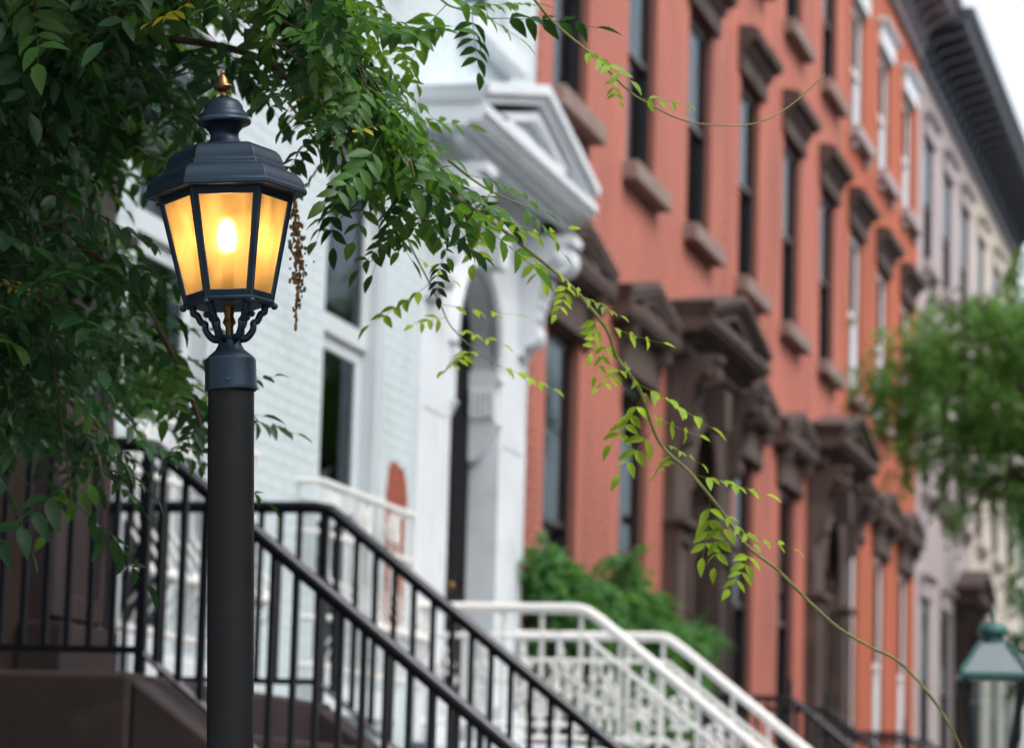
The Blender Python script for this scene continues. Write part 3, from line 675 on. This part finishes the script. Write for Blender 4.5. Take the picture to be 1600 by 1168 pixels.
def green_lamp():
    c = at_depth(1551, 1056, 12.8); t = thing('post_lamp', 'unlit verdigris green lantern with a four-sided roof at the lower right', 'street lamp', (c.x, c.y, 0))
    z = c.z; rz = R(45)+YAW-R(4)
    def q4(prof, name, m, sm=None): 
        o = MB().lathe([(r_*1.414, z+h_) for r_, h_ in prof], n=4, rot=rz).build(name, m, t, sm, .003); return o
    MB().lathe([(.09,0),(.09,.12),(.045,.2),(.04,z-.42)], n=20).build('post', M['steel_post'], t, 40)
    q4([(.05,-.42),(.075,-.40),(.075,-.37)], 'foot', M['verdigris'])
    for k in range(4):
        a = rz+R(90)*k; ca, sa = math.cos(a)*1.414, math.sin(a)*1.414
        MB().tube([(.073*ca,.073*sa,z-.38),(.118*ca,.118*sa,z-.012)], .009, 4).build('corner_bar', M['black_iron'], t)
        a2 = a+R(90); cb, sb = math.cos(a2)*1.414, math.sin(a2)*1.414; p = .97
        MB().add([(.073*ca*p,.073*sa*p,z-.37),(.073*cb*p,.073*sb*p,z-.37),(.118*cb*p,.118*sb*p,z-.02),(.118*ca*p,.118*sa*p,z-.02)], [(0,1,2,3)]).build('pane', M['glass'], t, recalc=False)
        rb = MB().tube([(.136*ca,.136*sa,z+.012),(.052*ca,.052*sa,z+.135)], .007, 5).build('roof_rib', M['verdigris'], t, 60)
    q4([(.125,-.014),(.14,-.01),(.14,.006),(.128,.01)], 'eave', M['verdigris'])
    q4([(.128,.01),(.048,.13)], 'roof', M['lamp_grey'])
    MB().lathe([(.045,z+.125),(.042,z+.15),(.04,z+.16),(.06,z+.168),(.063,z+.18),(.058,z+.196),(.045,z+.208),(.02,z+.214),(.008,z+.218),(.008,z+.235),(.012,z+.24),(.004,z+.262),(.001,z+.27)], n=20).build('cap', M['verdigris'], t, 40)
green_lamp()

# ---------------------------------------------------------------- foliage
def leaflet(L, wd, fold, droop):
    ts = (0, .22, .5, .78, 1); ws = (.06, .40, .5, .30, 0.02)
    v = []
    for t_, w_ in zip(ts, ws):
        z = -droop*L*t_*t_
        v += [(-w_*wd, L*t_, z+fold*w_*wd), (0, L*t_, z), (w_*wd, L*t_, z+fold*w_*wd)]
    f = []
    for i in range(4):
        o = i*3; f += [(o, o+1, o+4, o+3), (o+1, o+2, o+5, o+4)]
    return np.array(v), f
def pinnate(length, pairs, ll, lw, rs, droop=.35, tip=True, rach=True):
    """compound leaf growing along +Y, upper side +Z"""
    r_ = random.Random(rs); V = []; Fq = []
    def put(base, ang, roll, L, pitch):
        v, f = leaflet(L, lw*L/ll, r_.uniform(.15, .55), r_.uniform(.05, .4))
        m = Matrix.Rotation(ang, 4, 'Z') @ Matrix.Rotation(pitch, 4, 'X') @ Matrix.Rotation(roll, 4, 'Y'); m = np.array(m)[:3,:3]
        o = sum(len(q) for q in V); V.append(v @ m.T + np.array(base)); Fq.extend(tuple(i+o for i in q) for q in f)
    bend = r_.uniform(-.25, .25)
    def R_(t_): return (bend*length*t_*t_, length*t_, -droop*length*t_*t_)
    for k in range(pairs):
        t_ = .22+.74*k/pairs; b = R_(t_); s = ll*(.75+.35*math.sin(math.pi*min(1, .25+t_*.8)))*r_.uniform(.85, 1.12)
        for sg in (-1, 1):
            put(b, sg*-R(r_.uniform(45, 65)), r_.uniform(-.45, .45), s, r_.uniform(-.45, .12))
    put(R_(1.), -bend*1.5, 0, ll*1.05, -droop*1.2)
    if rach:
        n = 5; o = sum(len(q) for q in V); rv = []
        for i in range(n+1):
            p = R_(i/n); e = .0012*(1-.5*i/n)*length/.25
            rv += [(p[0]-e, p[1], p[2]), (p[0]+e, p[1], p[2]), (p[0], p[1], p[2]-e*1.6)]
        for i in range(n):
            for a, b in ((0,1),(1,2),(2,0)): Fq.append((o+i*3+a, o+i*3+b, o+i*3+3+b, o+i*3+3+a))
        V.append(np.array(rv))
    return np.concatenate(V), np.array(Fq)
def leaf_proto(name, m, V, Fq):
    me = bpy.data.meshes.new(name); me.from_pydata(V.tolist(), [], Fq.tolist()); me.materials.append(m); me.shade_smooth(); return me
def orient(d, up, roll=0.):
    y = Vector(d).normalized(); z = Vector(up); z = (z-y*z.dot(y)).normalized(); x = y.cross(z)
    return Matrix(((x.x, y.x, z.x), (x.y, y.y, z.y), (x.z, y.z, z.z))) @ Matrix.Rotation(roll, 3, 'Y')
def merge(name, protos, items, m, parent):
    """items: list of (proto index, 3x3, position, scale) -> one mesh"""
    for pi in range(len(protos)): pass
    Vs = []; Fs = []; off = 0
    for pi, (V, Fq) in enumerate(protos):
        sel = [it for it in items if it[0] == pi]
        if not sel: continue
        Mx = np.array([np.array(it[1]) for it in sel]); sc = np.array([it[3] for it in sel]); P = np.array([tuple(it[2]) for it in sel])
        W_ = np.einsum('nij,vj->nvi', Mx, V)*sc[:,None,None]+P[:,None,:]
        Fx = Fq[None]+(np.arange(len(sel))*len(V))[:,None,None]+off; off += len(sel)*len(V)
        Vs.append(W_.reshape(-1,3)); Fs.append(Fx.reshape(-1,4))
    V = np.concatenate(Vs); Fq = np.concatenate(Fs)
    o = big_mesh(name, V, Fq, 1, 0, m, parent); o.data.shade_smooth(); o['kind'] = 'stuff'; return o

PW = [pinnate(.25*random.uniform(.85, 1.15), random.choice((5, 5, 6)), .056, .025, k, random.uniform(.05, .4)) for k in range(8)]
PY = [pinnate(.105*random.uniform(.85, 1.2), random.choice((3, 4, 4)), .026, .0115, 50+k, random.uniform(-.1, .25)) for k in range(6)]
vine = thing('wisteria', 'wisteria with dense dark pinnate leaves behind and right of the lit lantern', 'vine', (1.6, 3.4, 0))
vine.location = (0,0,0)
def inside(p, poly):
    c = False; j = len(poly)-1
    for i in range(len(poly)):
        if (poly[i][1] > p[1]) != (poly[j][1] > p[1]) and p[0] < (poly[j][0]-poly[i][0])*(p[1]-poly[i][1])/(poly[j][1]-poly[i][1])+poly[i][0]: c = not c
        j = i
    return c
# silhouettes of the leaf mass as seen from the pavement, with the range of distances it fills
MASS = [([(-520,-420),(330,-420),(345,60),(310,140),(270,220),(190,280),(200,420),(235,470),(255,540),(290,610),(290,660),(250,650),(205,630),(165,680),(140,650),(60,690),(-200,700),(-520,700)], 6.0, 9.6, 310)
       ,
        ([(330,-420),(610,-420),(530,0),(555,70),(590,130),(630,190),(670,250),(690,275),(660,275),(630,260),(610,240),(560,210),(520,190),(480,150),(440,95),(400,60),(345,40)], 5.8, 7.2, 58)]
MASS.append(([(-1700,-1700),(500,-1700),(420,-430),(-540,-430),(-560,700),(-1700,700)], 5.2, 9.0, 240))  # canopy out of view, added to block sky light over the leaves
leaves = []; stems = []; twigs = MB()
def grow(P, spacing, young=False, scale=1., start=0., side0=0):
    """leaves alternately along a stem polyline"""
    acc = 0.; k = side0; out = []; jit = 1.
    for i in range(1, len(P)):
        seg = P[i]-P[i-1]; acc += seg.length
        if acc >= spacing*jit and i/len(P) >= start:
            acc = 0; jit = random.uniform(.5, 1.6); k += 1; d = seg.normalized(); h = Vector((d.y, -d.x, 0)); h = h.normalized() if h.length > .05 else Vector((1,0,0))
            sg = 1 if k % 2 else -1
            dr = (h*sg*random.uniform(.5, 1.)+d*random.uniform(.2, .9)+Vector((0,0,random.uniform(-.45, .2)))).normalized()
            up = Vector((random.uniform(-.35,.35), random.uniform(-.35,.35), 1))
            out.append((P[i], orient(dr, up, random.uniform(-.35,.35)), random.uniform(.6, 1.2)*scale))
    return out
for poly, d0, d1, nb in MASS:
    xs = [p[0] for p in poly]; ys = [p[1] for p in poly]; made = 0; tries = 0
    while made < nb and tries < 20000:
        tries += 1
        px, py = random.uniform(min(xs), max(xs)), random.uniform(min(ys), max(ys))
        if not inside((px, py), poly): continue
        ang = R(random.gauss(28, 28)); L = random.uniform(120, 330); sag = random.uniform(.1, .45)
        ex, ey = px+L*math.cos(ang), py+L*math.sin(ang)+sag*L
        if not inside((ex, ey), poly) and random.random() < .93: continue
        if not inside(((px+ex)/2, (py+ey)/2-sag*L*.25), poly): continue
        d = random.uniform(d0, d1); dd = random.uniform(-.35, .35)
        P = [at_depth(px+(ex-px)*t_, py+(ey-sag*L-py)*t_+sag*L*t_*t_, d+dd*t_) for t_ in [i/26 for i in range(27)]]
        twigs.tube(P[::3], [.0035*(1-.6*i/9) for i in range(len(P[::3]))], 4)
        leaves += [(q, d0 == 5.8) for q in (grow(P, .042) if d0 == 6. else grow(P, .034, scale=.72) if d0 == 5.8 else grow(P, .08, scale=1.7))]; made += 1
def named_stem(pts, d0, d1, r0, r1, mb):
    n = len(pts); P = [at_depth(x, y, d0+(d1-d0)*i/(n-1)) for i, (x, y) in enumerate(pts)]; P = smooth_path(P, 8)
    mb.tube(P, [r0+(r1-r0)*i/(len(P)-1) for i in range(len(P))], 6); return P
limbs = MB(); young = MB(); tend = {}
# the main stem rises from the front yard, out of the picture to the left, and sends limbs over the pavement
root = Vector((1.25, 4.1, 0)); crown = at_depth(-420, 60, 7.0)
limbs.tube(smooth_path([root, root+Vector((.1,.5,.9)), crown+Vector((-.1,-.7,-.7)), crown], 6), [.06-.02*i/18 for i in range(19)], 10)
for pts, a, b, r_ in (([(-420,60),(-150,40),(60,60),(250,60),(390,85),(470,140),(540,190),(620,260),(680,305)], 7., 6.1, .012),
                      ([(-420,60),(-200,250),(0,330),(120,380),(220,470),(290,600),(320,690)], 7., 6.8, .012),
                      ([(-420,60),(-250,-200),(100,-250),(400,-200),(560,-60)], 7., 6.4, .012),
                      ([(-420,60),(-300,400),(-120,520),(60,590),(180,690)], 7., 7.6, .011),
                      ([(0,20),(60,-10),(180,90),(300,180)], 6.8, 6.4, .006)):
    P = named_stem(pts, a, b, r_, r_*.35, limbs); leaves += [(q, 0) for q in grow(P, .05, start=.35)]
# sprays at the lower right of the mass, and the dark spray at the top
for pts, d in (([(500,190),(530,230),(550,280),(560,300)],6.0), ([(640,250),(650,290),(655,320),(660,345)],5.9), ([(560,220),(600,255),(625,270),(640,290)],6.0), ([(450,160),(480,200),(500,240),(500,270)],6.0),
               ([(640,-60),(690,0),(720,15),(765,30)],6.2), ([(700,250),(745,285),(790,310),(830,325)],6.2), ([(300,600),(330,620),(365,650)],6.9), ([(120,640),(150,700),(165,760)],7.0), ([(250,600),(290,680),(320,740)],6.9)):
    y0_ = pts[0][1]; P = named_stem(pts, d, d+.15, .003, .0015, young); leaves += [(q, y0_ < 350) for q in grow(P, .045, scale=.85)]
# long tendrils with young leaves
TA = [(640,240),(700,300),(760,340),(830,395),(890,445),(945,510),(965,560),(1000,610),(1030,690),(1080,740),(1125,795),(1165,850),(1215,890),(1260,935),(1310,980),(1360,1010),(1400,1030),(1437,1066),(1470,1110),(1500,1165),(1522,1235)]
TB = [(610,300),(640,380),(665,430),(690,480),(705,510),(740,545),(780,572)]
TC = [(780,-70),(835,0),(870,40),(930,90),(980,140),(1010,160),(1060,185),(1110,195),(1180,193),(1235,165),(1290,115)]
yl = []
for pts, a, b, r0, r1, (s0, s1), sp in ((TA, 6.2, 6.9, .0036, .0028, (.05, .56), .036), (TB, 6.4, 7.0, .0022, .001, (.15, 1.), .065), (TC, 6.0, 6.4, .0026, .0012, (.2, .5), .06)):
    P = named_stem(pts, a, b, r0, r1, tend.setdefault(len(tend), MB())); n = len(P); Q = P[int(s0*n):int(s1*n)]
    yl += grow(Q, sp, scale=1.25 if pts is not TC else 1.1)
def dist_ok(q): return True
# nearest, most visible leaves become single parts; the rest is one mass
items = []
def px_of(p):
    d = p-CAM; z = d.dot(FW); u2, v2 = d.dot(RT)/z*F, -d.dot(UP)/z*F
    return CX+u2*cr-v2*sr, CY+v2*cr+u2*sr, z
vis = []; rest = []
for (p, m3, s), lit in leaves:
    x, y, z = px_of(p); (vis if -20 < x < 840 and -20 < y < 800 else rest).append((p, m3, s, z, lit))
vis.sort(key=lambda q: q[3]); lead = vis[:220]; rest += vis[220:]
fm = [M['leaf']]*7+[M['leaf_lit']]
pro = [leaf_proto('leaf', fm[k], *PW[k]) for k in range(8)]
pyo = [leaf_proto('leaf', M['leaf_young'], *PY[k]) for k in range(6)]; ylp = leaf_proto('leaf', M['leaf_yellow'], *PY[2])
def place_leaf(me, p, m3, s):
    o = link('leaf', me, vine); o.matrix_basis = Matrix.Translation(p) @ (m3.to_4x4()) @ Matrix.Scale(s, 4)
pm = [leaf_proto('leaf', M['leaf_lit'], *PW[k]) for k in range(8)]
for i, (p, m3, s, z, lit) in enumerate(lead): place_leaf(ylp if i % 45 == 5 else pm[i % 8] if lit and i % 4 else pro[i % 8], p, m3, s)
for i, (p, m3, s) in enumerate(yl[:80]): place_leaf(pyo[i % 6], p, m3, s)
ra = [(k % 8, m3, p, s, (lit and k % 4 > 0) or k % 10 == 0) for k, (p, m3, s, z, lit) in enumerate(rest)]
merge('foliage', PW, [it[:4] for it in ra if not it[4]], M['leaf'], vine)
merge('foliage', PW, [it[:4] for it in ra if it[4]], M['leaf_lit'], vine)
if yl[80:]: merge('foliage', PY, [(k % 6, m3, p, s) for k, (p, m3, s) in enumerate(yl[80:])], M['leaf_young'], vine)
limbs.build('limb', M['bark'], vine, 60); twigs.build('twig', M['bark'], vine, 60, recalc=False)['kind'] = 'stuff'; young.build('sprig', M['stem'], vine, 60)['kind'] = 'stuff'
for q in tend.values(): q.build('tendril', M['stem'], vine, 60)
# dried flower cluster hanging behind the lantern
dr = MB(); P = smooth_path([at_depth(x, y, 6.3) for x, y in ((455,290),(461,330),(466,380),(468,430),(463,480),(462,515))], 5)
dr.tube(P, .0015, 4)
for i, p in enumerate(P):
    k = math.sin(math.pi*min(1, i/len(P)*1.15))
    for j in range(int(14*k)+1): dr.sphere(p+Vector((random.gauss(0,.0085)*k, random.gauss(0,.0085)*k, random.gauss(0,.006))), random.uniform(.0018,.0042), 6, 1, 1, random.uniform(1,2))
dr.build('dried_flower_cluster', M['dry'], vine, 60)

# street tree and shrubs: crowns of many small compound leaves
PT = [pinnate(.20*random.uniform(.8, 1.2), 6, .045, .020, 90+k, random.uniform(.2, .7), rach=False) for k in range(5)]
PS = [pinnate(.16*random.uniform(.8, 1.2), 4, .06, .030, 120+k, random.uniform(.2, .7), rach=False) for k in range(5)]
def clumps(blobs, per, protos, sc, hang=.5):
    it = []
    for c, r_ in blobs:
        n = max(6, int(per*r_[0]*r_[2])); subs = []
        for _ in range(7):
            v = Vector((random.gauss(0,1), random.gauss(0,1), random.gauss(0,1))).normalized()*random.uniform(.35, 1.)
            subs.append((v, random.uniform(.28, .5)))
        for _ in range(n):
            sv, sr_ = random.choice(subs)
            v = Vector((random.gauss(0,1), random.gauss(0,1), random.gauss(0,1))).normalized(); rad = random.random()**.6*sr_
            p = Vector((c[0]+(v.x*rad+sv.x)*r_[0], c[1]+(v.y*rad+sv.y)*r_[1], c[2]+(v.z*rad+sv.z)*r_[2]))
            d = Vector((v.x+random.gauss(0,.5), v.y+random.gauss(0,.5), v.z*.4-hang+random.gauss(0,.3)))
            it.append((random.randrange(len(protos)), orient(d, (random.gauss(0,.4), random.gauss(0,.4), 1.01), random.uniform(-.5,.5)), p, sc*random.uniform(.7, 1.25)))
    return it
def tree(name, label, base, trunk_top, blobs, per, m, protos, sc, r0=.14, cat='tree', group=None, hang=.5):
    t = thing(name, label, cat, base, group); b0 = Vector(base); tt = Vector(trunk_top)-b0; b = MB()
    b.tube(smooth_path([(0,0,-.05), tt*.3+Vector((.05,.03,0)), tt*.7+Vector((-.04,.05,0)), tt], 4), [r0*(1.25-.75*i/12) for i in range(13)], 10)
    b.build('trunk', M['bark'], t, 60); lb = MB()
    for c, r_ in blobs:
        e = Vector(c)-b0; s = tt*random.uniform(.7, 1.); lb.tube(smooth_path([s, s.lerp(e, .5)+Vector((0,0,.12*(e-s).length)), e], 4), [r0*.45*(1-.85*i/8) for i in range(9)], 6)
    lb.build('limb', M['bark'], t, 60)
    it = [(a, m3, p-b0, s) for a, m3, p, s in clumps(blobs, per, protos, sc, hang)]
    merge('crown', protos, it, m, t); return t
def blob_px(lst, d): 
    out = []
    for x, y, r_ in lst:
        dj = d+random.uniform(-.7, .7); p = at_depth(x, y, dj); q = r_*dj/F; out.append((tuple(p), (q, q*1.4, q)))
    return out
tb = [(1395,545,62),(1440,560,66),(1470,520,48),(1505,545,70),(1545,510,60),(1585,520,62),(1390,610,48),(1430,640,62),(1480,610,66),(1530,600,70),(1580,610,74),(1420,690,34),(1495,690,58),(1545,680,60),(1500,750,42),(1545,740,40),(1590,690,50),
      (1360,590,30),(1500,785,26),(1540,775,24),(1420,728,20),(1452,470,22),(1525,470,36),(1570,460,40),(1640,520,110),(1650,650,110),(1740,560,150),(1740,420,140),(1860,500,170),(1880,340,160),(1960,600,150)]
tp = at_depth(1850, 900, 27.)
tree('street_tree', 'leafy street tree whose drooping green boughs enter at the right edge', (tp.x, tp.y, 0), tuple(at_depth(1830, 700, 27.)), blob_px(tb, 27.), 560, M['leaf_tree'], PT, 1.15, hang=.8)
fb = [(1598,770,34),(1612,800,40),(1596,830,26),(1640,760,70),(1680,850,80),(1640,900,60),(1600,930,26),(1590,1000,30),(1610,1050,40),(1700,1000,90)]
tp = at_depth(1700, 1200, 46.)
tree('street_tree', 'bluish green tree low at the far right edge behind the green lantern', (tp.x, tp.y, 0), tuple(at_depth(1690, 1000, 46.)), blob_px(fb, 46.), 700, M['leaf_shrub'], PT, 1.3)
sb = []
for x, y, r_ in [(858,870,34),(880,900,42),(870,940,45),(915,925,42),(905,960,45),(950,945,42),(975,905,26),(978,870,16),(985,945,40),(1015,950,30),(1005,980,38),(1040,985,34),(1075,1000,26),(1095,985,16),(1105,1005,20),(950,990,50),(900,1010,60),(1000,1030,50),(1060,1040,50),(940,1070,60),(1020,1100,60),(840,1000,30),(850,1060,40),(900,1110,60),(960,1140,60)]:
    pw_ = on_x(x, y, 0.); p = on_x(x, y, max(.06, min(random.uniform(.15, .5), 5-5*20.6/pw_.y))); q = r_*(p.y)/F; sb.append((tuple(p), (min(q, p.x+.05), q*1.6, q)))
c0 = on_x(960, 1100, .3)
tree('shrub', 'tall green shrub behind the white railing against the salmon house', (c0.x, c0.y, 0), (c0.x, c0.y, 2.0), sb, 5200, M['leaf_shrub'], PS, .8, .05, 'shrub', hang=.25)
